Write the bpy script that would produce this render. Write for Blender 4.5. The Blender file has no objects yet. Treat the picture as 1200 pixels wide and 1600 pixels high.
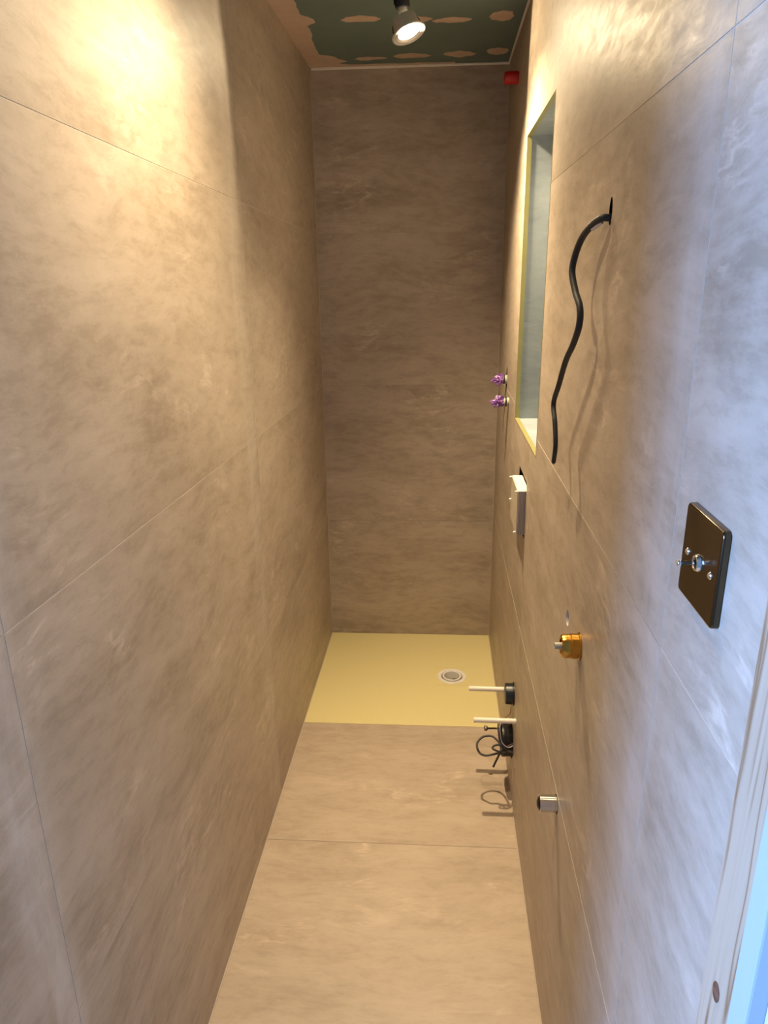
import bpy, bmesh, math, random
from mathutils import Vector, Matrix, noise as mnoise
R = math.radians
# ------------------------------------------------------------------ camera, world, lights, exposure
scene = bpy.context.scene
C = scene.collection
F_PX, YAW, PITCH, ROLL = 1111.215, 0.0677, 0.3159, -0.0131
CX, CZ = 0.4673, 1.6209
fw = Vector((-math.sin(YAW)*math.cos(PITCH), math.cos(YAW)*math.cos(PITCH), -math.sin(PITCH)))
rt = Vector((math.cos(YAW), math.sin(YAW), 0)); up = rt.cross(fw)
r2 = rt*math.cos(ROLL) + up*math.sin(ROLL); u2 = -rt*math.sin(ROLL) + up*math.cos(ROLL)
cd = bpy.data.cameras.new('camera'); cam = bpy.data.objects.new('camera', cd); C.objects.link(cam)
cd.sensor_fit = 'HORIZONTAL'; cd.sensor_width = 36; cd.lens = 36*F_PX/1200; cd.clip_start = 0.02
m = Matrix((r2, u2, -fw)).transposed().to_4x4(); m.translation = Vector((CX, 0, CZ)); cam.matrix_world = m
scene.camera = cam
scene.view_settings.view_transform = 'Standard'; scene.view_settings.look = 'None'
scene.view_settings.gamma = 1; scene.view_settings.use_curve_mapping = False
scene.view_settings.exposure = 0.75
w = bpy.data.worlds.new('world'); scene.world = w; w.use_nodes = True
bg = w.node_tree.nodes['Background']; bg.inputs[0].default_value = (0.42, 0.63, 1.0, 1); bg.inputs[1].default_value = 0.24

def aim(o, d):
    o.rotation_euler = Vector(d).to_track_quat('-Z', 'Y').to_euler()
def spot(name, loc, d, power, col, size, blend, rad):
    l = bpy.data.lights.new(name, 'SPOT'); l.energy = power; l.color = col; l.spot_size = R(size); l.spot_blend = blend
    l.shadow_soft_size = rad; o = bpy.data.objects.new(name, l); C.objects.link(o); o.location = loc; aim(o, d); return o
def area(name, loc, d, power, col, sx, sy):
    l = bpy.data.lights.new(name, 'AREA'); l.energy = power; l.color = col; l.shape = 'RECTANGLE'; l.size = sx; l.size_y = sy
    o = bpy.data.objects.new(name, l); C.objects.link(o); o.location = loc; aim(o, d); return o
WARM = (1.0, 0.78, 0.48)
# daylight from the window of the room behind the camera, to the left
area('window_daylight', (-1.45, -0.32, 1.75), (2.15, 1.0, -0.30), 105, (0.27, 0.49, 1.0), 0.75, 1.2)

# ------------------------------------------------------------------ room numbers (metres)
W, D, H, T = 0.753, 3.070, 2.389, 2.331
XL, XR = 0.0161, 0.0113                      # the side walls run slightly out of square
YA, YB = 0.36, 0.497                         # near ends of the left and right wall
def lwall(y, z, off=0.0): return Vector((XL*(y-D)+off, y, z))
def rwall(y, z, off=0.0): return Vector((W+XR*(y-D)-off, y, z))

# ------------------------------------------------------------------ helpers
def obj(name, bm, mat, parent=None, smooth=None, loc=None):
    me = bpy.data.meshes.new(name); bm.normal_update(); bm.to_mesh(me); bm.free()
    if mat: me.materials.append(mat)
    o = bpy.data.objects.new(name, me); C.objects.link(o)
    if smooth:
        for p in me.polygons: p.use_smooth = True
        if smooth < 180:
            me.set_sharp_from_angle(angle=R(smooth))
    if loc is not None: o.location = loc
    if parent: o.parent = parent
    return o
def empty(name, loc, rz=0): 
    o = bpy.data.objects.new(name, None); C.objects.link(o); o.location = loc; o.rotation_euler = (0, 0, rz); o.empty_display_size = .03; return o
def tag(o, label, cat, group=None):
    o['label'] = label; o['category'] = cat
    if group: o['group'] = group
    return o
def struct(o): o['kind'] = 'structure'; return o
def box(bm, x0, x1, y0, y1, z0, z1, bev=0, seg=2):
    r = bmesh.ops.create_cube(bm, size=1)['verts']
    for v in r: v.co = Vector((x0+(v.co.x+.5)*(x1-x0), y0+(v.co.y+.5)*(y1-y0), z0+(v.co.z+.5)*(z1-z0)))
    if bev:
        es = list({e for v in r for e in v.link_edges})
        bmesh.ops.bevel(bm, geom=es, offset=bev, segments=seg, affect='EDGES', profile=.6)
def lathe(bm, prof, axis=(0,0,1), org=(0,0,0), n=40, close=False):
    """profile of (radius, height) turned about axis"""
    q = Vector((0,0,1)).rotation_difference(Vector(axis)); org = Vector(org)
    rings = []
    for r, h in prof:
        if r < 1e-6: rings.append([bm.verts.new(org + q @ Vector((0,0,h)))])
        else: rings.append([bm.verts.new(org + q @ Vector((r*math.cos(2*math.pi*i/n), r*math.sin(2*math.pi*i/n), h))) for i in range(n)])
    prs = list(zip(rings[:-1], rings[1:]))
    if close: prs.append((rings[-1], rings[0]))
    for a, b in prs:
        for i in range(n):
            j = (i+1) % n
            if len(a) == 1 and len(b) == 1: continue
            if len(a) == 1: bm.faces.new((a[0], b[i], b[j]))
            elif len(b) == 1: bm.faces.new((a[i], b[0], a[j]))
            else: bm.faces.new((a[i], b[i], b[j], a[j]))
    bmesh.ops.recalc_face_normals(bm, faces=bm.faces)
def spline(pts, k=8):
    P = [Vector(p) for p in pts]; P = [2*P[0]-P[1]] + P + [2*P[-1]-P[-2]]; out = []
    for i in range(1, len(P)-2):
        a, b, c, d = P[i-1:i+3]
        for s in range(k):
            t = s/k
            out.append(.5*((2*b)+(c-a)*t+(2*a-5*b+4*c-d)*t*t+(3*b-a-3*c+d)*t**3))
    out.append(P[-2]); return out
def tube(bm, pts, r, n=12, k=8, wob=0):
    P = spline(pts, k) if k else [Vector(p) for p in pts]
    t = (P[1]-P[0]).normalized(); u = t.orthogonal().normalized(); rings = []
    for i, p in enumerate(P):
        t2 = (P[min(i+1, len(P)-1)]-P[max(i-1, 0)]).normalized()
        u = (t.rotation_difference(t2) @ u); u = (u - t2*u.dot(t2)).normalized(); v = t2.cross(u); t = t2
        rr = r(i/(len(P)-1)) if callable(r) else r
        rings.append([bm.verts.new(p + (u*math.cos(2*math.pi*j/n)+v*math.sin(2*math.pi*j/n))*rr) for j in range(n)])
    for a, b in zip(rings[:-1], rings[1:]):
        for j in range(n): bm.faces.new((a[j], a[(j+1)%n], b[(j+1)%n], b[j]))
    bm.faces.new(rings[0][::-1]); bm.faces.new(rings[-1])

# ------------------------------------------------------------------ materials
def newmat(name):
    m = bpy.data.materials.new(name); m.use_nodes = True; nt = m.node_tree
    return m, nt, nt.nodes['Principled BSDF']
def N(nt, t, **kw):
    n = nt.nodes.new(t)
    for k, v in kw.items(): setattr(n, k, v)
    return n
def noise_node(nt, vec, scale, detail=4, rough=.55, dist=0.0):
    n = N(nt, 'ShaderNodeTexNoise'); n.inputs['Scale'].default_value = scale; n.inputs['Detail'].default_value = detail
    n.inputs['Roughness'].default_value = rough; n.inputs['Distortion'].default_value = dist
    if vec is not None: nt.links.new(vec, n.inputs['Vector'])
    return n.outputs['Fac']
def ramp(nt, fac, stops):
    n = N(nt, 'ShaderNodeValToRGB'); cr = n.color_ramp
    while len(cr.elements) < len(stops): cr.elements.new(.5)
    for e, (p, c) in zip(cr.elements, stops):
        e.position = p; e.color = c if len(c) == 4 else (*c, 1)
    nt.links.new(fac, n.inputs[0]); return n.outputs[0]
def mapping(nt, vec, scale=(1,1,1), rot=(0,0,0), loc=(0,0,0)):
    n = N(nt, 'ShaderNodeMapping'); n.inputs['Scale'].default_value = scale; n.inputs['Rotation'].default_value = rot; n.inputs['Location'].default_value = loc
    nt.links.new(vec, n.inputs[0]); return n.outputs[0]
def mix(nt, fac, a, b, mode='MIX'):
    n = N(nt, 'ShaderNodeMix'); n.data_type = 'RGBA'; n.blend_type = mode
    for s, v in ((n.inputs[0], fac), (n.inputs[6], a), (n.inputs[7], b)):
        if isinstance(v, (int, float)): s.default_value = v
        elif isinstance(v, tuple): s.default_value = v if len(v) == 4 else (*v, 1)
        else: nt.links.new(v, s)
    return n.outputs[2]
def mth(nt, op, a, b=0.0, clamp=False):
    n = N(nt, 'ShaderNodeMath'); n.operation = op; n.use_clamp = clamp
    for s, v in ((n.inputs[0], a), (n.inputs[1], b)):
        if isinstance(v, (int, float)): s.default_value = v
        else: nt.links.new(v, s)
    return n.outputs[0]
def g(v): return (v, v, v, 1)
def stone(name, base, dark, light, angle=-18, haze=None, hazec=(.62,.57,.52), sheen=.42):
    """beige stone-look porcelain: soft clouds, slanted streaks, pale wisps, fine grain"""
    m, nt, b = newmat(name)
    uv = N(nt, 'ShaderNodeTexCoord').outputs['UV']
    warp = N(nt, 'ShaderNodeTexNoise'); warp.inputs['Scale'].default_value = 2.2; warp.inputs['Detail'].default_value = 3
    nt.links.new(uv, warp.inputs['Vector'])
    wv = N(nt, 'ShaderNodeVectorMath'); wv.operation = 'MULTIPLY_ADD'; nt.links.new(warp.outputs['Color'], wv.inputs[0])
    wv.inputs[1].default_value = (.13, .13, 0); nt.links.new(uv, wv.inputs[2])
    v = wv.outputs[0]
    st = mapping(nt, v, (1.0, 3.4, 1), (0, 0, R(-angle)))
    clouds = noise_node(nt, v, 2.6, 5, .55)
    streak = noise_node(nt, st, 2.4, 7, .62)
    fine = noise_node(nt, mapping(nt, v, (1.0, 3.2, 1), (0, 0, R(-angle-6))), 16, 6, .7)
    grain = noise_node(nt, uv, 260, 2, .6)
    c = mix(nt, ramp(nt, clouds, [(.34, g(0)), (.68, g(1))]), dark, base)
    c = mix(nt, mth(nt, 'MULTIPLY', ramp(nt, streak, [(.40, g(0)), (.66, g(1))]), .72), c, light)
    c = mix(nt, mth(nt, 'MULTIPLY', ramp(nt, fine, [(.30, g(1)), (.55, g(0))]), .16), c, dark)
    mott = noise_node(nt, mapping(nt, v, (1.0, 2.8, 1), (0, 0, R(-angle))), 14, 8, .74)
    c = mix(nt, mth(nt, 'MULTIPLY', ramp(nt, mott, [(.42, g(0)), (.66, g(1))]), .45), c, light)
    c = mix(nt, mth(nt, 'MULTIPLY', ramp(nt, mott, [(.34, g(1)), (.50, g(0))]), .38), c, dark)
    # pale wisps: thin crests of a slanted noise, present only in places
    wn = noise_node(nt, mapping(nt, v, (1.0, 3.6, 1), (0, 0, R(-angle-4)), (3.1, 1.7, 0)), 2.3, 6, .62, .15)
    crest = mth(nt, 'SUBTRACT', 1.0, mth(nt, 'MULTIPLY', mth(nt, 'ABSOLUTE', mth(nt, 'SUBTRACT', wn, .5)), 30.0), True)
    where = ramp(nt, noise_node(nt, v, 3.4, 3, .5), [(.50, g(0)), (.66, g(1))])
    brk = ramp(nt, noise_node(nt, v, 22, 3, .6), [(.38, g(0)), (.62, g(1))])
    wis = mth(nt, 'MULTIPLY', mth(nt, 'MULTIPLY', crest, where), mth(nt, 'MULTIPLY', brk, .46))
    c = mix(nt, wis, c, tuple(min(1, x*1.55) for x in light))
    c = mix(nt, .10, c, mix(nt, grain, tuple(x*.7 for x in base), tuple(x*1.3 for x in base)))
    if haze:   # grout residue smeared beside the joints (object space)
        ob = N(nt, 'ShaderNodeTexCoord').outputs['Object']; sp = N(nt, 'ShaderNodeSeparateXYZ'); nt.links.new(ob, sp.inputs[0])
        for pos, wd, amt in haze:
            wob = mth(nt, 'MULTIPLY', mth(nt, 'SUBTRACT', noise_node(nt, ob, 3.0, 4, .6), .5), wd*1.4)
            dd = mth(nt, 'ABSOLUTE', mth(nt, 'SUBTRACT', mth(nt, 'ADD', sp.outputs['Y'], wob), pos))
            f = ramp(nt, mth(nt, 'DIVIDE', dd, wd), [(.30, g(1)), (1.0, g(0))])
            f = mth(nt, 'MULTIPLY', f, ramp(nt, noise_node(nt, mapping(nt, ob, (1, 3, .8)), 5, 5, .65), [(.35, g(0)), (.7, g(1))]))
            c = mix(nt, mth(nt, 'MULTIPLY', f, amt), c, hazec)
    nt.links.new(c, b.inputs['Base Color'])
    rg = ramp(nt, fine, [(.2, g(sheen-.05)), (.8, g(sheen+.14))]); nt.links.new(rg, b.inputs['Roughness'])
    b.inputs['Specular IOR Level'].default_value = .42
    bp = N(nt, 'ShaderNodeBump'); bp.inputs['Strength'].default_value = .10; bp.inputs['Distance'].default_value = .004
    hgt = mth(nt, 'ADD', fine, mth(nt, 'MULTIPLY', noise_node(nt, v, 60, 4, .6), .5)); nt.links.new(hgt, bp.inputs['Height'])
    nt.links.new(bp.outputs[0], b.inputs['Normal'])
    return m
BASE, DARK, LIGHT = (.425, .345, .264), (.302, .240, .180), (.555, .465, .378)
M = {}
M['tile_l'] = stone('stone_tile_left', BASE, DARK, LIGHT, -14, haze=[(0.70, .07, .85), (1.86, .08, .40)])
M['tile_r'] = stone('stone_tile_right', BASE, DARK, LIGHT, -12, haze=[(0.77, .06, .45)])
M['tile_b'] = stone('stone_tile_back', BASE, DARK, LIGHT, -22)
M['tile_f'] = stone('stone_tile_floor', (.475, .375, .282), (.375, .292, .215), (.57, .465, .365), -10)
def plain(name, col, rough=.5, metal=0, spec=.5, nscale=0, namt=.12, bump=0, coat=0):
    m, nt, b = newmat(name); b.inputs['Roughness'].default_value = rough; b.inputs['Metallic'].default_value = metal
    b.inputs['Specular IOR Level'].default_value = spec; b.inputs['Coat Weight'].default_value = coat
    oc = N(nt, 'ShaderNodeTexCoord').outputs['Object']
    f = noise_node(nt, oc, nscale or 40, 4, .6)
    c = mix(nt, f, tuple(x*(1-namt) for x in col), tuple(min(1, x*(1+namt)) for x in col))
    nt.links.new(c, b.inputs['Base Color'])
    if bump:
        bp = N(nt, 'ShaderNodeBump'); bp.inputs['Strength'].default_value = bump; bp.inputs['Distance'].default_value = .002
        nt.links.new(f, bp.inputs['Height']); nt.links.new(bp.outputs[0], b.inputs['Normal'])
    return m
M['niche'] = stone('stone_tile_niche_daylight_tint', (.32, .36, .385), (.26, .30, .33), (.40, .44, .465), -50)  # bluish daylight cast inside the niche is put into this stone's colour
M['grout'] = plain('grout', (.42, .36, .29), .9, spec=.2, nscale=60)
M['grout_pale'] = plain('grout_pale', (.62, .56, .48), .9, spec=.2, nscale=60)
M['silicone'] = plain('silicone', (.50, .43, .35), .5, nscale=30)
M['board'] = plain('green_board', (.160, .210, .195), .8, spec=.2, nscale=6, namt=.18)
M['filler'] = plain('filler', (.60, .45, .35), .9, spec=.15, nscale=25, namt=.15, bump=.3)
M['tray'] = plain('tray_resin', (.74, .64, .32), .55, spec=.35, nscale=120, namt=.05, bump=.25)
M['white'] = plain('white_plastic', (.80, .77, .72), .35, nscale=20, namt=.03)
M['cream'] = plain('cream_plastic', (.82, .76, .66), .4, nscale=30, namt=.04)
M['black'] = plain('black_plastic', (.012, .012, .015), .35, nscale=30)
M['rubber'] = plain('black_cable', (.010, .011, .016), .55, nscale=50, namt=.3, bump=.2)
M['greycable'] = plain('dark_grey_cable', (.045, .040, .038), .45, nscale=60, namt=.2)
M['void'] = plain('dark_void', (.008, .007, .006), .9, spec=.1)
M['chrome'] = plain('chrome', (.82, .83, .85), .12, 1, nscale=30, namt=.03)
M['brass'] = plain('brass', (.58, .30, .05), .24, 1, nscale=50, namt=.15)
M['bronze'] = plain('antique_bronze', (.115, .088, .058), .2, 1, nscale=22, namt=.22)
M['bronze_edge'] = plain('bronze_rim', (.30, .25, .19), .2, 1, nscale=40, namt=.12)
M['steel'] = plain('zinc_steel', (.30, .26, .22), .35, 1, nscale=50, namt=.2)
M['red'] = plain('red_plastic', (.50, .012, .012), .4, nscale=20, namt=.1)
M['foam'] = plain('white_foam', (.80, .76, .66), .85, spec=.2, nscale=140, namt=.10, bump=.5)
M['foam_edge'] = plain('foam_layers', (.30, .25, .24), .85, spec=.2, nscale=90, namt=.15)
M['foam_face'] = plain('foam_face', (.46, .40, .31), .85, spec=.2, nscale=40, namt=.22, bump=.3)
M['porcelain'] = plain('white_ceramic', (.50, .47, .36), .5, nscale=20, namt=.04)
M['alu'] = plain('can_metal', (.60, .57, .54), .4, .55, nscale=40, namt=.1)
M['flange'] = plain('satin_flange', (.62, .60, .60), .38, .6, nscale=40, namt=.05)
M['yellow_trim'] = plain('brass_trim', (.36, .33, .13), .4, .2, nscale=30, namt=.1)
M['wirebrown'] = plain('brown_wire', (.20, .09, .05), .5)
M['wireblue'] = plain('blue_wire', (.05, .08, .28), .5)
M['paint'] = plain('white_paint', (.40, .47, .52), .6, spec=.3, nscale=8, namt=.03)
M['plaster'] = plain('plaster', (.60, .58, .55), .85, spec=.2, nscale=8, namt=.06)
M['grey_in'] = plain('grey_trap', (.34, .32, .27), .6, nscale=40, namt=.15)
# purple film
m, nt, b = newmat('purple_film'); b.inputs['Base Color'].default_value = (.33, .13, .48, 1); b.inputs['Roughness'].default_value = .22
b.inputs['Coat Weight'].default_value = .5; b.inputs['Transmission Weight'].default_value = .12
oc = N(nt, 'ShaderNodeTexCoord').outputs['Object']
nt.links.new(ramp(nt, noise_node(nt, oc, 45, 3, .6), [(.32, (.12, .03, .26)), (.52, (.36, .15, .50)), (.72, (.74, .52, .78))]), b.inputs['Base Color'])
M['film'] = m
# pine
m, nt, b = newmat('pine'); b.inputs['Roughness'].default_value = .6; b.inputs['Specular IOR Level'].default_value = .3
oc = N(nt, 'ShaderNodeTexCoord').outputs['Object']
wn = N(nt, 'ShaderNodeTexNoise'); wn.inputs['Scale'].default_value = 2.6; wn.inputs['Detail'].default_value = 2
nt.links.new(mapping(nt, oc, (1, 1, .8)), wn.inputs['Vector'])
wv = N(nt, 'ShaderNodeVectorMath'); wv.operation = 'MULTIPLY_ADD'; nt.links.new(wn.outputs['Color'], wv.inputs[0]); wv.inputs[1].default_value = (.03, .05, 0); nt.links.new(oc, wv.inputs[2])
ring = noise_node(nt, mapping(nt, wv.outputs[0], (25, 38, 1.1)), 1.0, 3, .5)
band = mth(nt, 'ABSOLUTE', mth(nt, 'SUBTRACT', mth(nt, 'FRACT', mth(nt, 'MULTIPLY', ring, 6.0)), .5))
fib = noise_node(nt, mapping(nt, oc, (300, 300, 6)), 1.0, 4, .6)
c = mix(nt, ramp(nt, band, [(.0, g(1)), (.22, g(.15)), (.5, g(0))]), (.50, .385, .275), (.24, .13, .06))
c = mix(nt, mth(nt, 'MULTIPLY', fib, .25), c, (.34, .25, .17))
nt.links.new(c, b.inputs['Base Color']); M['pine'] = m
m, nt, b = newmat('pine_knot'); b.inputs['Roughness'].default_value = .55
nt.links.new(ramp(nt, noise_node(nt, N(nt, 'ShaderNodeTexCoord').outputs['Object'], 120, 4, .6), [(.3, (.08, .035, .02)), (.7, (.22, .10, .06))]), b.inputs['Base Color']); M['knot'] = m
# lamp lens (this is the lamp: it emits)
m, nt, b = newmat('lamp_lens'); b.inputs['Emission Color'].default_value = (1, .86, .62, 1); b.inputs['Emission Strength'].default_value = 14
b.inputs['Base Color'].default_value = (.8, .8, .8, 1); M['lens'] = m

# ------------------------------------------------------------------ tiled walls with cut joints, niche and holes
def boolean(o, cutters):
    bm = bmesh.new()
    bm2 = bmesh.new()
    objs = []
    for i, cb in enumerate(cutters):
        me = bpy.data.meshes.new('cut'); bmesh.ops.recalc_face_normals(cb, faces=cb.faces); cb.to_mesh(me); cb.free()
        co = bpy.data.objects.new('cut', me); C.objects.link(co); objs.append(co)
        md = o.modifiers.new('b%d' % i, 'BOOLEAN'); md.operation = 'DIFFERENCE'; md.solver = 'EXACT'; md.object = co
    bpy.context.view_layer.update()
    dg = bpy.context.evaluated_depsgraph_get()
    me = bpy.data.meshes.new_from_object(o.evaluated_get(dg))
    o.modifiers.clear(); old = o.data; o.data = me; bpy.data.meshes.remove(old)
    for co in objs:
        mm = co.data; bpy.data.objects.remove(co); bpy.data.meshes.remove(mm)
def assign(o, mats, fn):
    """per-face material + UV: fn(centre, normal) -> (slot, (tile_u, tile_v), axes)"""
    me = o.data; me.materials.clear()
    for q in mats: me.materials.append(q)
    uvl = me.uv_layers.get('UVMap') or me.uv_layers.new(name='UVMap')
    for p in me.polygons:
        slot, (tu, tv), (au, av) = fn(p.center, p.normal)
        p.material_index = slot
        rr = random.Random(tu*131+tv*17+5); du, dv = rr.uniform(0, 40), rr.uniform(0, 40)
        for li in p.loop_indices:
            co = me.vertices[me.loops[li].vertex_index].co
            uvl.data[li].uv = (au.dot(co)+du, av.dot(co)+dv)
def idx(v, lst):
    return sum(1 for q in lst if v > q)
UY, UZ, UX = Vector((0,1,0)), Vector((0,0,1)), Vector((1,0,0))

def slab(name, fn, y0, y1, z1, thick):
    """wall slab: front face given by fn(y,z,off), solid behind it"""
    bm = bmesh.new()
    vs = [bm.verts.new(fn(y, z, o)) for o in (0, -thick) for (y, z) in ((y0, -.02), (y1, -.02), (y1, z1), (y0, z1))]
    for f in ((0,1,2,3), (4,5,6,7), (0,1,5,4), (1,2,6,5), (2,3,7,6), (3,0,4,7)): bm.faces.new([vs[i] for i in f])
    bmesh.ops.recalc_face_normals(bm, faces=bm.faces)
    return obj(name, bm, None)
def bar_cut(fn, a, b, wd, depth):
    """groove along the wall from (y,z) a to b"""
    bm = bmesh.new(); a, b = Vector(a), Vector(b); d = (b-a).normalized(); n = Vector((-d.y, d.x))*wd/2
    vs = []
    for o in (.004, -depth):
        for q in (a-n, b-n, b+n, a+n): vs.append(bm.verts.new(fn(q.x, q.y, o)))
    for f in ((0,1,2,3), (4,5,6,7), (0,1,5,4), (1,2,6,5), (2,3,7,6), (3,0,4,7)): bm.faces.new([vs[i] for i in f])
    return bm
def cyl_cut(fn, y, z, r, depth, n=28, zs=1.0):
    bm = bmesh.new(); A = []; B = []
    for i in range(n):
        t = 2*math.pi*i/n; yy, zz = y+r*math.cos(t), z+r*zs*math.sin(t)
        A.append(bm.verts.new(fn(yy, zz, .004))); B.append(bm.verts.new(fn(yy, zz, -depth)))
    for i in range(n): bm.faces.new((A[i], A[(i+1)%n], B[(i+1)%n], B[i]))
    bm.faces.new(A); bm.faces.new(B[::-1]); return bm
JW, JD = .0018, .0008
# left wall
LJ = [(.576, -.0158), (1.188, -.0158), (1.795, -.0158)]; LV = [.729, 1.933]
wl = slab('wall_left', lwall, YA, D+.06, H+.05, .10)
cuts = [bar_cut(lwall, (YA-.1, h+s*(YA-.1-D)), (D+.2, h+s*(D+.2-D)), JW, JD) for h, s in LJ] + \
       [bar_cut(lwall, (v, -.1), (v, H+.2), JW, JD) for v in LV]
boolean(wl, cuts)
def fl(c, n):
    off = c.x - XL*(c.y-D)
    rows = [h+s*(c.y-D) for h, s in LJ]
    t = (idx(c.y, LV), idx(c.z, rows))
    return (1 if -.0065 < off < -.0004 else 0), t, (UY, UZ)
assign(wl, [M['tile_l'], M['grout_pale']], fl); struct(wl)
# right wall, with niche and service holes
RJ = [(.620, .0024), (1.231, .0024), (1.830, .0024)]; RV = [.730, 1.936]
NY0, NY1, NZ0, NZ1, ND = 1.805, 2.345, 1.181, 2.017, .112
wr = slab('wall_right', rwall, YB, D+.06, H+.05, .16)
HOLES = [(1.160, 1.713, .0105, 1.9), (1.253, 1.000, .0155, 1.0), (1.132, 1.005, .0245, 1.0), (1.226, .589, .0195, 1.0),
         (2.016, .175, .058, 1.0), (2.016, .348, .038, 1.0), (2.692, 1.262, .020, 2.4), (2.585, 1.196, .020, 1.0), (1.926, .307, .0105, 1.0), (2.106, .307, .0105, 1.0),
         (1.895, .153, .004, 1.0)]
cuts = [bar_cut(rwall, (YB-.1, h+s*(YB-.1-D)), (D+.2, h+s*(D+.2-D)), JW, JD) for h, s in RJ] + \
       [bar_cut(rwall, (v, -.1), (v, H+.2), JW, JD) for v in RV]
cuts += [bar_cut(rwall, (NY0, (NZ0+NZ1)/2), (NY1, (NZ0+NZ1)/2), NZ1-NZ0, ND)]
cuts += [cyl_cut(rwall, y, z, r, .06, zs=zs) for y, z, r, zs in HOLES]
cuts += [bar_cut(rwall, (1.958, .985), (2.150, .985), .170, .05)]
boolean(wr, cuts)
def fr(c, n):
    off = c.x - (W + XR*(c.y-D))
    inn = NY0-.002 < c.y < NY1+.002 and NZ0-.002 < c.z < NZ1+.002
    rows = [h+s*(c.y-D) for h, s in RJ]
    t = (10+idx(c.y, RV), idx(c.z, rows))
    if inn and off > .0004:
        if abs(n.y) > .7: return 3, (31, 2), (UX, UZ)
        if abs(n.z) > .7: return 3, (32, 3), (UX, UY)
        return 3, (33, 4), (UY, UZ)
    if off > .0003 and .0065 > off: return 1, t, (UY, UZ)
    if off > .0065 and 1.22 < c.y < 1.28 and .97 < c.z < 1.03: return 4, t, (UY, UZ)
    if off > .0065 and off < .1 and YB+.01 < c.y < D: return 2, t, (UY, UZ)
    return 0, t, (UY, UZ)
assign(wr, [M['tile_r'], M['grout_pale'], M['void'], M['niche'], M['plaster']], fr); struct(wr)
# back wall: stacked slabs the full width of the room
bm = bmesh.new(); box(bm, -.10, W+.16, D, D+.1, -.02, H+.05)
wb = obj('wall_back', bm, None)
def flb(x, z, off): return Vector((x, D-off, z))
boolean(wb, [bar_cut(flb, (-.2, h), (W+.3, h), .0012, .0008) for h in (.575, 1.19, 1.80)])
assign(wb, [M['tile_b'], M['grout']], lambda c, n: ((1 if .0002 < c.y-D < .004 else 0), (50, idx(c.z, (.575, 1.19, 1.80))), (UX, UZ))); struct(wb)
# floor
bm = bmesh.new(); box(bm, -.25, W+.20, -.9, T, -.08, 0)
fo = obj('floor', bm, None)
def flf(x, y, off): return Vector((x, y, off))
boolean(fo, [bar_cut(flf, (-.3, y), (W+.4, y), .0016, .001) for y in (1.728, 1.126, .524)])
assign(fo, [M['tile_f'], M['grout']], lambda c, n: ((1 if -.004 < c.z < -.0002 else 0), (60, idx(c.y, (.524, 1.126, 1.728))), (UX, UY))); struct(fo)
# floor slab under the tray
bm = bmesh.new(); box(bm, -.12, W+.20, T, D+.1, -.12, -.045); struct(obj('floor_under_tray', bm, M['grout'])).name = 'floor.001'
# ceiling
bm = bmesh.new(); box(bm, -.25, W+.25, YA-.1, D+.1, H, H+.02)
ce = struct(obj('ceiling', bm, M['board']))
def blob(name, pts, seed, thick=.0012, sub=10, jag=.006):
    """irregular smear of filler on the ceiling: closed outline, jagged by noise"""
    bm = bmesh.new(); out = []
    n = len(pts)
    for i in range(n):
        a, b = Vector(pts[i]), Vector(pts[(i+1) % n])
        for k in range(sub):
            p = a.lerp(b, k/sub); q = mnoise.noise_vector(Vector((p.x*22+seed, p.y*22, seed*1.7)))
            q2 = mnoise.noise_vector(Vector((p.x*90+seed, p.y*90, seed)))
            out.append(Vector((p.x+q.x*jag+q2.x*jag*.3, p.y+q.y*jag+q2.y*jag*.3, 0)))
    f = bm.faces.new([bm.verts.new((p.x, p.y, H-thick)) for p in out])
    r = bmesh.ops.extrude_face_region(bm, geom=[f])
    for v in r['geom']:
        if isinstance(v, bmesh.types.BMVert): v.co.z = H-.0001
    bmesh.ops.recalc_face_normals(bm, faces=bm.faces)
    return obj(name, bm, M['filler'], ce)
def oval(cx, cy, rx, ry, n=8): return [(cx+rx*math.cos(2*math.pi*i/n), cy+ry*math.sin(2*math.pi*i/n)) for i in range(n)]
for k, (cx, cy, rx, ry) in enumerate([(.241, 2.560, .058, .030), (.402, 2.578, .064, .026), (.522, 2.600, .064, .024), (.675, 2.575, .042, .045),
                                      (.241, 2.972, .062, .022), (.390, 2.958, .066, .027), (.563, 2.952, .058, .036), (.697, 2.936, .042, .040),
                                      (.24, 2.15, .05, .03), (.56, 2.17, .06, .03), (.69, 2.17, .04, .03), (.24, 1.6, .05, .03), (.45, 1.6, .05, .03), (.65, 1.6, .05, .03)]):
    blob('filler_patch', oval(cx, cy, rx, ry), k*3.3, sub=6, jag=.011)
blob('filler_strip', [(-.02, D), (-.02, 1.2), (.055, 1.2), (.06, 1.8), (.075, 2.1), (.065, 2.38), (.066, 2.50), (.098, 2.545), (.10, 2.575), (.07, 2.60), (.062, 2.75), (.058, 2.90), (.11, 2.94), (.15, 3.0), (.11, 3.03), (.16, 3.045), (.55, 3.05), (.55, D)], 9.1, sub=8, jag=.009)
# beads and trims
def strip(name, a, b, wx, mat):
    bm = bmesh.new(); tube(bm, [a, b], wx, 8, 0); return struct(obj(name, bm, mat))
strip('trim_1', (0.004, D-.003, H-.005), (W-.002, D-.003, H-.005), .005, M['cream'])
strip('trim_2', rwall(YB, H-.004, .003), rwall(D, H-.004, .003), .004, M['cream'])
strip('trim_3', lwall(YA, .0005, .0005), lwall(D, .0005, .0005), .0022, M['silicone'])
strip('trim_4', rwall(YB, .0005, .0005), rwall(D, .0005, .0005), .0022, M['silicone'])
strip('trim_5', (0.0008, D-.0008, 0), (0.0008, D-.0008, H), .0018, M['silicone'])
strip('trim_6', (W-.0008, D-.0008, 0), (W-.0008, D-.0008, H), .0018, M['silicone'])
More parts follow.
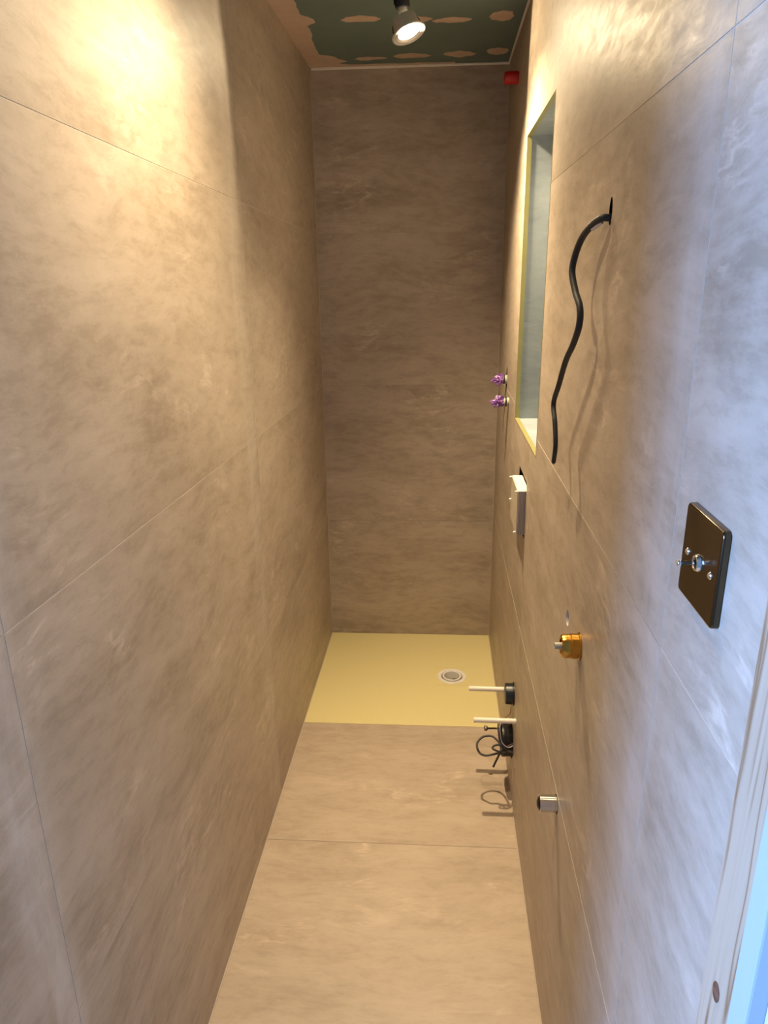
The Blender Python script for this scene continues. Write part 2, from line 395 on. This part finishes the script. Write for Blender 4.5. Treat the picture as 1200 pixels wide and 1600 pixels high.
# niche edge profile
bm = bmesh.new()
def prof(y0, y1, z0, z1, o0=-.013, o1=.0008):
    P = [rwall(y, z, o) for o in (o0, o1) for (y, z) in ((y0, z0), (y1, z0), (y1, z1), (y0, z1))]
    v = [bm.verts.new(p) for p in P]
    for f in ((0,1,2,3), (4,5,6,7), (0,1,5,4), (1,2,6,5), (2,3,7,6), (3,0,4,7)): bm.faces.new([v[i] for i in f])
e = .0022
prof(NY0, NY1, NZ0, NZ0+e); prof(NY0, NY1, NZ1-e, NZ1); prof(NY0, NY0+e, NZ0+e, NZ1-e); prof(NY1-e, NY1, NZ0+e, NZ1-e)
bmesh.ops.recalc_face_normals(bm, faces=bm.faces); struct(obj('trim_7', bm, M['yellow_trim']))

# pine door lining and the wall end behind it
jx = rwall(.45, 0).x
jb = struct(tag(empty('door_1', (jx, .46, 0)), 'bare pine door lining with a white painted stop at the right edge', 'door lining'))
del jb['category']
bm = bmesh.new(); box(bm, -.007, .016, -.0175, .0365, 0, 2.2, .0015, 2); obj('lining_board', bm, M['pine'], jb)
bm = bmesh.new(); box(bm, -.010, .016, -.0440, -.0180, 0, 2.2, .002, 2); obj('door_stop', bm, M['paint'], jb)
kn = bmesh.new(); lathe(kn, [(0, .0012), (.0045, .0012), (.0065, .0004), (.0065, -.002)], axis=(-1, 0, 0), org=(-.0071, .010, 1.035), n=20)
for v in kn.verts: v.co.z = 1.035 + (v.co.z-1.035)*1.5
obj('wood_knot', kn, M['knot'], jb, 60)
bm = bmesh.new(); box(bm, jx+.004, jx+.12, .22, .4155, 0, 2.4); box(bm, jx+.0165, jx+.12, .4156, .4965, 0, 2.4); struct(obj('wall_front', bm, M['plaster']))

# ------------------------------------------------------------------ shower tray and drain
bm = bmesh.new(); xa, xb = XL*(T-D), W+XR*(T-D)
vs = [bm.verts.new(p) for p in ((xa+.001, T+.0015, 0), (xb-.001, T+.0015, 0), (W-.001, D-.001, 0), (.001, D-.001, 0))]
f = bm.faces.new(vs); r = bmesh.ops.extrude_face_region(bm, geom=[f])
for v in r['geom']:
    if isinstance(v, bmesh.types.BMVert): v.co.z = -.04
bmesh.ops.recalc_face_normals(bm, faces=bm.faces)
DX, DY = .567, 2.692
tr = obj('shower_tray', bm, M['tray'])
hc = bmesh.new(); bmesh.ops.create_cone(hc, segments=40, radius1=.050, radius2=.050, depth=.2, cap_ends=True)
for v in hc.verts: v.co += Vector((DX, DY, 0))
# faint square recess round the drain
def ring_cut(s, wd):
    o = []
    for (x0, x1, y0, y1) in ((-s, s, -s, -s+wd), (-s, s, s-wd, s), (-s, -s+wd, -s, s), (s-wd, s, -s, s)):
        q = bmesh.new(); box(q, DX+x0, DX+x1, DY+y0, DY+y1, -.0007, .004); o.append(q)
    return o
boolean(tr, [hc] + ring_cut(.072, .0014))
tr.data.materials.clear(); tr.data.materials.append(M['tray'])
tag(tr, 'cream yellow flat shower tray set flush at the end of the tiled floor', 'shower tray')
dr = tag(empty('shower_drain', (DX, DY, 0)), 'round white drain set in the cream yellow shower tray', 'drain')
bm = bmesh.new(); lathe(bm, [(.044, -.030), (.044, -.003), (.046, .0015), (.058, .003), (.0605, .0015), (.0605, .0002), (.048, .0002), (.048, -.030)], n=56, close=True)
obj('flange', bm, M['white'], dr, 35)
bm = bmesh.new(); lathe(bm, [(.031, -.028), (.031, -.006), (.033, .004), (.037, .0055), (.040, .004), (.0405, -.006), (.037, -.008), (.035, -.028)], n=56, close=True)
obj('inner_ring', bm, M['white'], dr, 35)
bm = bmesh.new(); lathe(bm, [(0, -.020), (.018, -.021), (.030, -.026), (.0309, -.030), (0, -.030)], n=40); 
obj('trap_cup', bm, M['grey_in'], dr, 40)
bm = bmesh.new(); box(bm, .004, .0285, -.002, .002, -.020, -.008, .0008); obj('lift_tab', bm, M['grey_in'], dr)

# ------------------------------------------------------------------ frame for things on the right wall: +X into the room, +Y towards the door, +Z up
RZ = math.pi - math.atan(XR)
def on_wall(name, y, z, label, cat, group=None): return tag(empty(name, rwall(y, z), RZ), label, cat, group)
XAX = (1, 0, 0)
def flat_tube(prof, n=40):
    bm = bmesh.new(); lathe(bm, prof, XAX, n=n); return bm
def loc(px_pts): return px_pts

# black cable hanging out of its hole: (y, z, offset from wall)
cb = tag(empty('electrical_cable', rwall(1.16, 1.713)), 'thick black electrical cable hanging in waves from a hole in the right wall', 'cable')
PTS = [(1.160, 1.706, -.03), (1.158, 1.704, -.002)]
PTS += [(1.1624, 1.7037, 0.012), (1.1899, 1.6959, 0.02), (1.2294, 1.6806, 0.026), (1.2535, 1.6555, 0.031), (1.2553, 1.6288, 0.034), (1.2311, 1.5989, 0.031), (1.1989, 1.575, 0.028), (1.1936, 1.5476, 0.028), (1.2217, 1.5162, 0.03), (1.2663, 1.4833, 0.033), (1.3171, 1.4343, 0.034), (1.356, 1.3952, 0.035), (1.3337, 1.363, 0.034), (1.3167, 1.324, 0.033), (1.332, 1.2871, 0.032)]
base = rwall(1.16, 1.713)
bm = bmesh.new(); tube(bm, [rwall(y, z, o)-base for y, z, o in PTS], lambda t: .0054 if t < .55 else .0054-.0012*(t-.55)/.45, 14, 8)
obj('sheath', bm, M['rubber'], cb, 60)
bm = bmesh.new(); e0 = rwall(*PTS[-1][:2], PTS[-1][2])-base; e1 = rwall(1.3325, 1.2835, .032)-base
tube(bm, [e0, e1], .0026, 8, 0); obj('cut_end', bm, M['steel'], cb, 60)
bm = bmesh.new(); tube(bm, [rwall(1.166, 1.6985, .010)-base, rwall(1.176, 1.694, .015)-base, rwall(1.190, 1.690, .019)-base], .0028, 8, 6); obj('plaster_smear', bm, M['plaster'], cb, 60)

# antique bronze toggle plate
sw = on_wall('toggle_switch', .633, 1.366, 'square antique bronze switch plate with a small toggle on the right wall', 'switch')
bm = bmesh.new(); box(bm, .0008, .0078, -.0465, .0465, -.0465, .0465)
vert = [e for e in bm.edges if abs(e.verts[0].co.x-e.verts[1].co.x) > .004]
bmesh.ops.bevel(bm, geom=vert, offset=.006, segments=5, affect='EDGES', profile=.5)
fr_e = [e for e in bm.edges if all(v.co.x > .0077 for v in e.verts)]
bmesh.ops.bevel(bm, geom=fr_e, offset=.0028, segments=5, affect='EDGES', profile=.5)
obj('plate', bm, M['bronze'], sw, 50)
for s in (-1, 1):
    bm = flat_tube([(0, .0100), (.0016, .0099), (.0034, .0086), (.0038, .0078), (.0038, .006)], 24)
    for v in bm.verts: v.co.y += s*.0302
    q = obj('screw', bm, M['chrome'], sw, 40); q['label'] = 'chrome screw head'
bm = bmesh.new(); lathe(bm, [(.0052, .0070), (.0052, .0108), (.0062, .0116), (.0074, .0112), (.0085, .0094), (.0088, .0078), (.0088, .006)], XAX, n=32)
obj('collar', bm, M['chrome'], sw, 40)
bm = bmesh.new(); lathe(bm, [(0, .004), (.0017, .004), (.0018, .012), (.0021, .0205), (.0030, .0230), (.0034, .0250), (.0026, .0270), (0, .0278)], (1, 0, -.02), n=20)
obj('toggle', bm, M['chrome'], sw, 60)

# brass outlet with plastic plug
bs = on_wall('water_outlet', 1.132, 1.005, 'brass water outlet with a pale plastic plug poking out of the right wall', 'pipe fitting')
bm = flat_tube([(0, -.02), (.0225, -.02), (.0235, .0005), (.0235, .002), (.0222, .003), (.0222, .0155), (.0212, .0165), (.0212, .026), (.0195, .031), (.0155, .0325), (.0130, .032), (.0125, .010), (0, .010)], 44)
obj('body', bm, M['brass'], bs, 35)
bm = flat_tube([(0, .008), (.0062, .008), (.0062, .036), (.0056, .043), (.0048, .0435), (.0046, .040), (0, .040)], 20); obj('plug', bm, M['porcelain'], bs, 35)

# chrome waste stub
wsb = on_wall('waste_pipe', 1.226, .589, 'short chrome waste pipe stub low on the right wall', 'pipe')
bm = flat_tube([(.0158, -.03), (.0158, .0335), (.0166, .0345), (.0176, .0340), (.0176, .0045), (.0170, .004), (.0170, -.03)], 44); obj('tube', bm, M['chrome'], wsb, 35)
bm = flat_tube([(0, .0400), (.006, .0395), (.0125, .0365), (.0157, .0325), (.0157, .006), (0, .006)], 32); obj('inner_seal', bm, M['black'], wsb, 35)

# foam block in the flush-plate opening
fb = on_wall('foam_block', 2.052, .977, 'white layered foam block plugging the square opening below the niche', 'foam block')
bm = bmesh.new(); box(bm, -.03, .0215, -.088, .088, -.066, .066, .0015, 2)
fo_ = obj('core', bm, M['foam'], fb)
bm = bmesh.new()
rnd = random.Random(3)
for k in range(5):
    x0 = .0005+k*.0042; d_ = rnd.uniform(-.0012, .0012)
    box(bm, x0, x0+.0033, .0870, .0895+d_*.5, -.0655, .0655, .0005, 1)
ed = obj('layers', bm, M['foam_edge'], fb); ed['label'] = 'grey layered side of the foam'
bm = bmesh.new(); box(bm, .0212, .0240, -.0875, .0875, -.0650, .0640, .0008, 2)
fa = obj('face', bm, M['foam_face'], fb); fa['label'] = 'smeared brownish grey front face'
for y, z in ((-.080, .062), (.080, .062), (.082, -.060), (-.070, -.006)):
    bm = flat_tube([(0, .0225), (.0030, .0225), (.0034, .0275), (.0020, .031), (0, .0315)], 12)
    for v in bm.verts: v.co += Vector((0, y, z))
    obj('peg', bm, M['cream'], fb, 50)
for yy in (-.05, .0, .035):
    bm = bmesh.new(); lathe(bm, [(0, .0664), (.0022, .0664), (.0022, .064), (0, .064)], (0, 0, 1), (.014, yy, 0), 10); obj('pinhole', bm, M['grey_in'], fb)

# red capped stub near the ceiling
rp = on_wall('pipe_plug', 2.705, 2.250, 'red plastic pipe plug sticking out high on the right wall', 'plug')
bm = flat_tube([(0, -.01), (.018, -.01), (.018, .004), (.0195, .005), (.0195, .040), (.0185, .0455), (.016, .047), (.010, .047), (.009, .044), (0, .044)], 32); obj('cap', bm, M['red'], rp, 35)
bm = bmesh.new(); box(bm, .043, .0485, -.003, .003, -.009, .009, .001); obj('grip', bm, M['red'], rp)

# two shower valves wrapped in purple film
def film(seed, cx, rx, ry, rz, spikes):
    bm = bmesh.new(); bmesh.ops.create_icosphere(bm, subdivisions=5, radius=1)
    for v in bm.verts:
        d = v.co.normalized()
        n_ = mnoise.noise(d*2.3+Vector((seed, 0, 0))); r1 = 1-abs(mnoise.noise(d*3.1+Vector((0, seed, 0))))*2
        r3 = 1-abs(mnoise.noise(d*7+Vector((seed, seed, 0))))*2
        s = .62 + .30*n_ + .20*r1 + .07*r3
        for sd, amp, sh in spikes:
            s += amp*max(0, d.dot(Vector(sd).normalized()))**sh
        v.co = Vector((cx+d.x*rx*s, d.y*ry*s, d.z*rz*s))
        if v.co.x < .001: v.co.x = .001
    return bm
def valve(y, z, label, seed, spikes, rz, cx):
    t = on_wall('shower_valve', y, z, label, 'shower valve', 'shower valves wrapped in purple film')
    bm = flat_tube([(0, -.03), (.0165, -.03), (.0165, .004), (.0150, .006), (.0150, .018), (.0120, .021), (.0085, .022), (.0085, .032), (0, .032)], 36)
    obj('valve_body', bm, M['porcelain'], t, 35)
    bm = flat_tube([(.0152, .0075), (.0172, .0080), (.0172, .0125), (.0152, .0130)], 36); obj('seal_ring', bm, M['black'], t, 35)
    obj('protective_film', film(seed, cx, .026, .023, rz*.88, spikes), M['film'], t, 28)
    return t
valve(2.692, 1.262, 'upper of the two valves wrapped in purple film at the far right wall', 2.0, [((1, .1, -.15), .55, 8), ((0, .2, 1), .15, 5), ((.3, .4, -1), .35, 9), ((.2, -1, .3), .2, 9)], .022, .024)
valve(2.585, 1.196, 'lower of the two purple film wrapped valves, with white collar showing', 7.3, [((1, .1, -.05), .5, 8), ((.1, .3, 1), .50, 7), ((.6, .2, -1), .35, 8)], .024, .031)

# wall-hung toilet fixings
def rod(y, z, L, label):
    t = on_wall('mounting_rod', y, z, label, 'mounting rod', 'white sleeved mounting rods')
    bm = flat_tube([(0, -.03), (.0082, -.03), (.0082, L-.001), (.0076, L), (.0058, L), (.0056, L-.004), (0, L-.004)], 28); obj('sleeve', bm, M['cream'], t, 35)
    bm = flat_tube([(0, L-.006), (.0040, L-.006), (.0040, L-.0012), (0, L-.0012)], 12); obj('threaded_end', bm, M['steel'], t, 35)
rod(2.106, .307, .139, 'white sleeved rod passing behind the small round black pipe cap')
rod(1.926, .307, .131, 'white sleeved rod just above the large black waste pipe socket')
fc = on_wall('flush_pipe', 2.016, .348, 'small round black flush pipe cap in front of the farther white rod', 'pipe')
bm = flat_tube([(0, -.03), (.0335, -.03), (.0335, .024), (.0325, .027), (.030, .028), (.010, .0285), (0, .0285)], 44); obj('cap', bm, M['black'], fc, 35)
bm = flat_tube([(.0336, .0005), (.0345, .0010), (.0345, .0040), (.0336, .0045)], 44); obj('seam', bm, M['black'], fc, 35)
wp = on_wall('toilet_waste_socket', 2.016, .175, 'large black toilet waste pipe socket low on the right wall', 'pipe')
bm = flat_tube([(.049, -.03), (.049, .028), (.0495, .032), (.0525, .034), (.0545, .032), (.055, .029), (.0545, .022), (.0535, .020), (.0535, -.03)], 56); obj('socket', bm, M['black'], wp, 35)
bm = flat_tube([(0, .018), (.0488, .018), (.0488, .010), (0, .010)], 48); obj('inner_plug', bm, M['black'], wp, 35)
# loose screw
sc = tag(empty('screw', rwall(2.085, .168)), 'long steel screw sticking out between the rods and the black socket', 'screw')
o = rwall(2.085, .168)
q = bmesh.new(); lathe(q, [(0, -.03), (.0022, -.03), (.0022, .060), (0, .060)], (-1, 0, 0), n=12); obj('shank', q, M['steel'], sc, 40)
q = bmesh.new(); pr = []
for k in range(26): h = .042+k*.0012; pr += [(.0024, h), (.0034, h+.0006)]
lathe(q, [(0, .041)]+pr+[(.0024, .0735), (0, .0735)], (-1, 0, 0), n=12); obj('thread', q, M['steel'], sc, 40)
q = bmesh.new(); lathe(q, [(0, .072), (.0055, .072), (.0072, .074), (.0100, .0775), (.0104, .0815), (.0080, .085), (0, .086)], (-1, 0, 0), n=6); obj('head', q, M['steel'], sc, 20)
# looped dark cable and thin wires
lp = tag(empty('looped_cable', rwall(1.945, .178)), 'dark grey cable tied in loose loops below the white rods', 'cable')
o = rwall(1.945, .178)
BIG = [(.765, 1.945, .178), (0.7439, 1.943, 0.1771)] + [(0.7209, 1.94, 0.1824), (0.7008, 1.94, 0.1793), (0.6732, 1.945, 0.1673), (0.6529, 1.945, 0.1632), (0.6368, 1.955, 0.1622), (0.6273, 1.965, 0.1728), (0.6278, 1.985, 0.1807), (0.6424, 2.0, 0.1907), (0.6618, 2.005, 0.1949), (0.6787, 2.0, 0.1956), (0.6914, 1.985, 0.1929), (0.7005, 1.955, 0.1948), (0.6974, 1.93, 0.1915), (0.687, 1.935, 0.1559), (0.6779, 1.94, 0.1249)]
SM = [(.765, 1.952, .186), (0.7422, 1.95, 0.183), (0.7159, 1.938, 0.183), (0.7017, 1.932, 0.1835), (0.6881, 1.93, 0.192), (0.6748, 1.932, 0.1975), (0.6736, 1.94, 0.1985), (0.6795, 1.947, 0.200), (0.6906, 1.948, 0.203), (0.702, 1.945, 0.2), (0.7126, 1.942, 0.191), (0.728, 1.945, 0.181), (.765, 1.955, .174)]
q = bmesh.new(); tube(q, [Vector(p)-o for p in BIG], .0036, 12, 8); obj('long_loop', q, M['greycable'], lp, 60)
q = bmesh.new(); tube(q, [Vector(p)-o for p in SM], .0034, 12, 8); obj('small_loop', q, M['greycable'], lp, 60)
tw = tag(empty('thin_wires', rwall(1.99, .33)), 'thin brown, blue and white wires draped over the black waste socket', 'wires')
o = rwall(1.99, .33)
WB = [(0.740, 2.0, 0.345), (0.7297, 1.975, 0.325), (0.7270, 1.968, 0.308), (0.7155, 1.965, 0.296), (0.7034, 1.96, 0.291), (0.689, 1.958, 0.275), (0.6901, 1.955, 0.244), (0.696, 1.952, 0.214), (.715, 1.951, .196), (.735, 1.957, .200), (.765, 1.975, .205)]
q = bmesh.new(); tube(q, [Vector(p)-o for p in WB], .0014, 8, 8); obj('wire', q, M['wirebrown'], tw, 60)
q = bmesh.new(); tube(q, [Vector(p)-o+Vector((.003, -.004, -.001)) for p in WB[4:]], .0016, 8, 8); obj('wire', q, M['wireblue'], tw, 60)
q = bmesh.new(); tube(q, [Vector(p)-o+Vector((.007, -.006, 0)) for p in WB[4:]], .0014, 8, 8); obj('wire', q, M['cream'], tw, 60)

# ------------------------------------------------------------------ hanging downlights
def downlight(name, pos, n, label, power, spill_dir, spill_power, beam, light=True):
    t = tag(empty(name, pos), label, 'lamp')
    n = Vector(n).normalized(); u = -n; P = Vector(pos)
    q = bmesh.new(); lathe(q, [(.034, -.002), (.036, .0015), (.0465, .0035), (.0485, .0025), (.0492, 0), (.0480, -.0015), (.036, -.003)], n, n=56, close=True); obj('flange', q, M['flange'], t, 35)
    q = bmesh.new(); lathe(q, [(.0335, -.006), (.0335, .0005), (.0300, -.001), (.0290, -.004), (.0290, -.010), (.0335, -.010)], n, n=48, close=True); obj('bulb_ring', q, M['alu'], t, 35)
    q = bmesh.new(); lathe(q, [(0, -.0035), (.027, -.0045), (.0288, -.006), (.0288, -.009), (0, -.009)], n, n=40); obj('lens', q, M['lens'], t, 35)
    q = bmesh.new(); lathe(q, [(.0352, -.002), (.0352, -.036), (.0335, -.040), (.020, -.041), (.020, -.039), (.032, -.038), (.0336, -.034), (.0336, -.002)], n, n=48, close=True); obj('can', q, M['alu'], t, 35)
    sd = n.orthogonal().normalized(); s2 = Vector((1, 0, 0)) - n*n.x; s2.normalize()
    for s in (-1, 1):
        q = bmesh.new(); b0 = s2*s*.0365
        tube(q, [b0+u*.002, b0+s2*s*.004+u*.012, b0+s2*s*.002+u*.026, b0-s2*s*.003+u*.036], .0012, 8, 6); obj('spring_clip', q, M['black'], t, 60)
    top = u*.036; hol = Vector((top.x*.9-.004, top.y*.9, top.z))
    q = bmesh.new(); lathe(q, [(0, -.004), (.0125, -.004), (.0140, .0), (.0140, .020), (.0125, .030), (0, .030)], (-.10, .02, 1), hol, 32); obj('lamp_holder', q, M['porcelain'], t, 35)
    h2 = hol+Vector((-.0025, 0, .029))
    q = bmesh.new(); lathe(q, [(0, 0), (.0190, 0), (.0205, .003), (.0205, .032), (.0170, .044), (.008, .048), (0, .048)], (-.06, 0, 1), h2, 24); obj('sleeve', q, M['rubber'], t, 35)
    dz = H-P.z+.001
    for s in (-1, 1):
        q = bmesh.new(); tube(q, [h2+Vector((s*.006-.002, 0, .044)), h2+Vector((s*.010-.004, .003, .052)), Vector((h2.x-.005+s*.004, h2.y+.006, dz))], .0026, 8, 6); obj('wire', q, M['black'], t, 60)
    q = bmesh.new(); tube(q, [h2+Vector((-.0215, -.006, .006)), h2+Vector((-.0235, -.004, .030)), h2+Vector((-.014, 0, .05)), Vector((h2.x-.006, h2.y, dz))], .0017, 8, 6); obj('earth_wire', q, M['black'], t, 60)
    if power: spot(name+'_beam', P+n*.006, n, power, WARM, beam, 1.0, .026)
    if spill_power: spot(name+'_spill', P+n*.008, spill_dir, spill_power, WARM, 152, .06, .014)
    return t
downlight('downlight', (.398, 2.3, 2.273), (.329, -.203, -.923), 'lit tilted downlight hanging on its wires from the green ceiling', 88, (.515, -.857, -.15), 7, 114)
downlight('downlight', (.37, 1.38, 2.28), (-.36, -.12, -1), 'second lit downlight hanging nearer the doorway, above the picture', 40, (0, 0, -1), 0, 124)
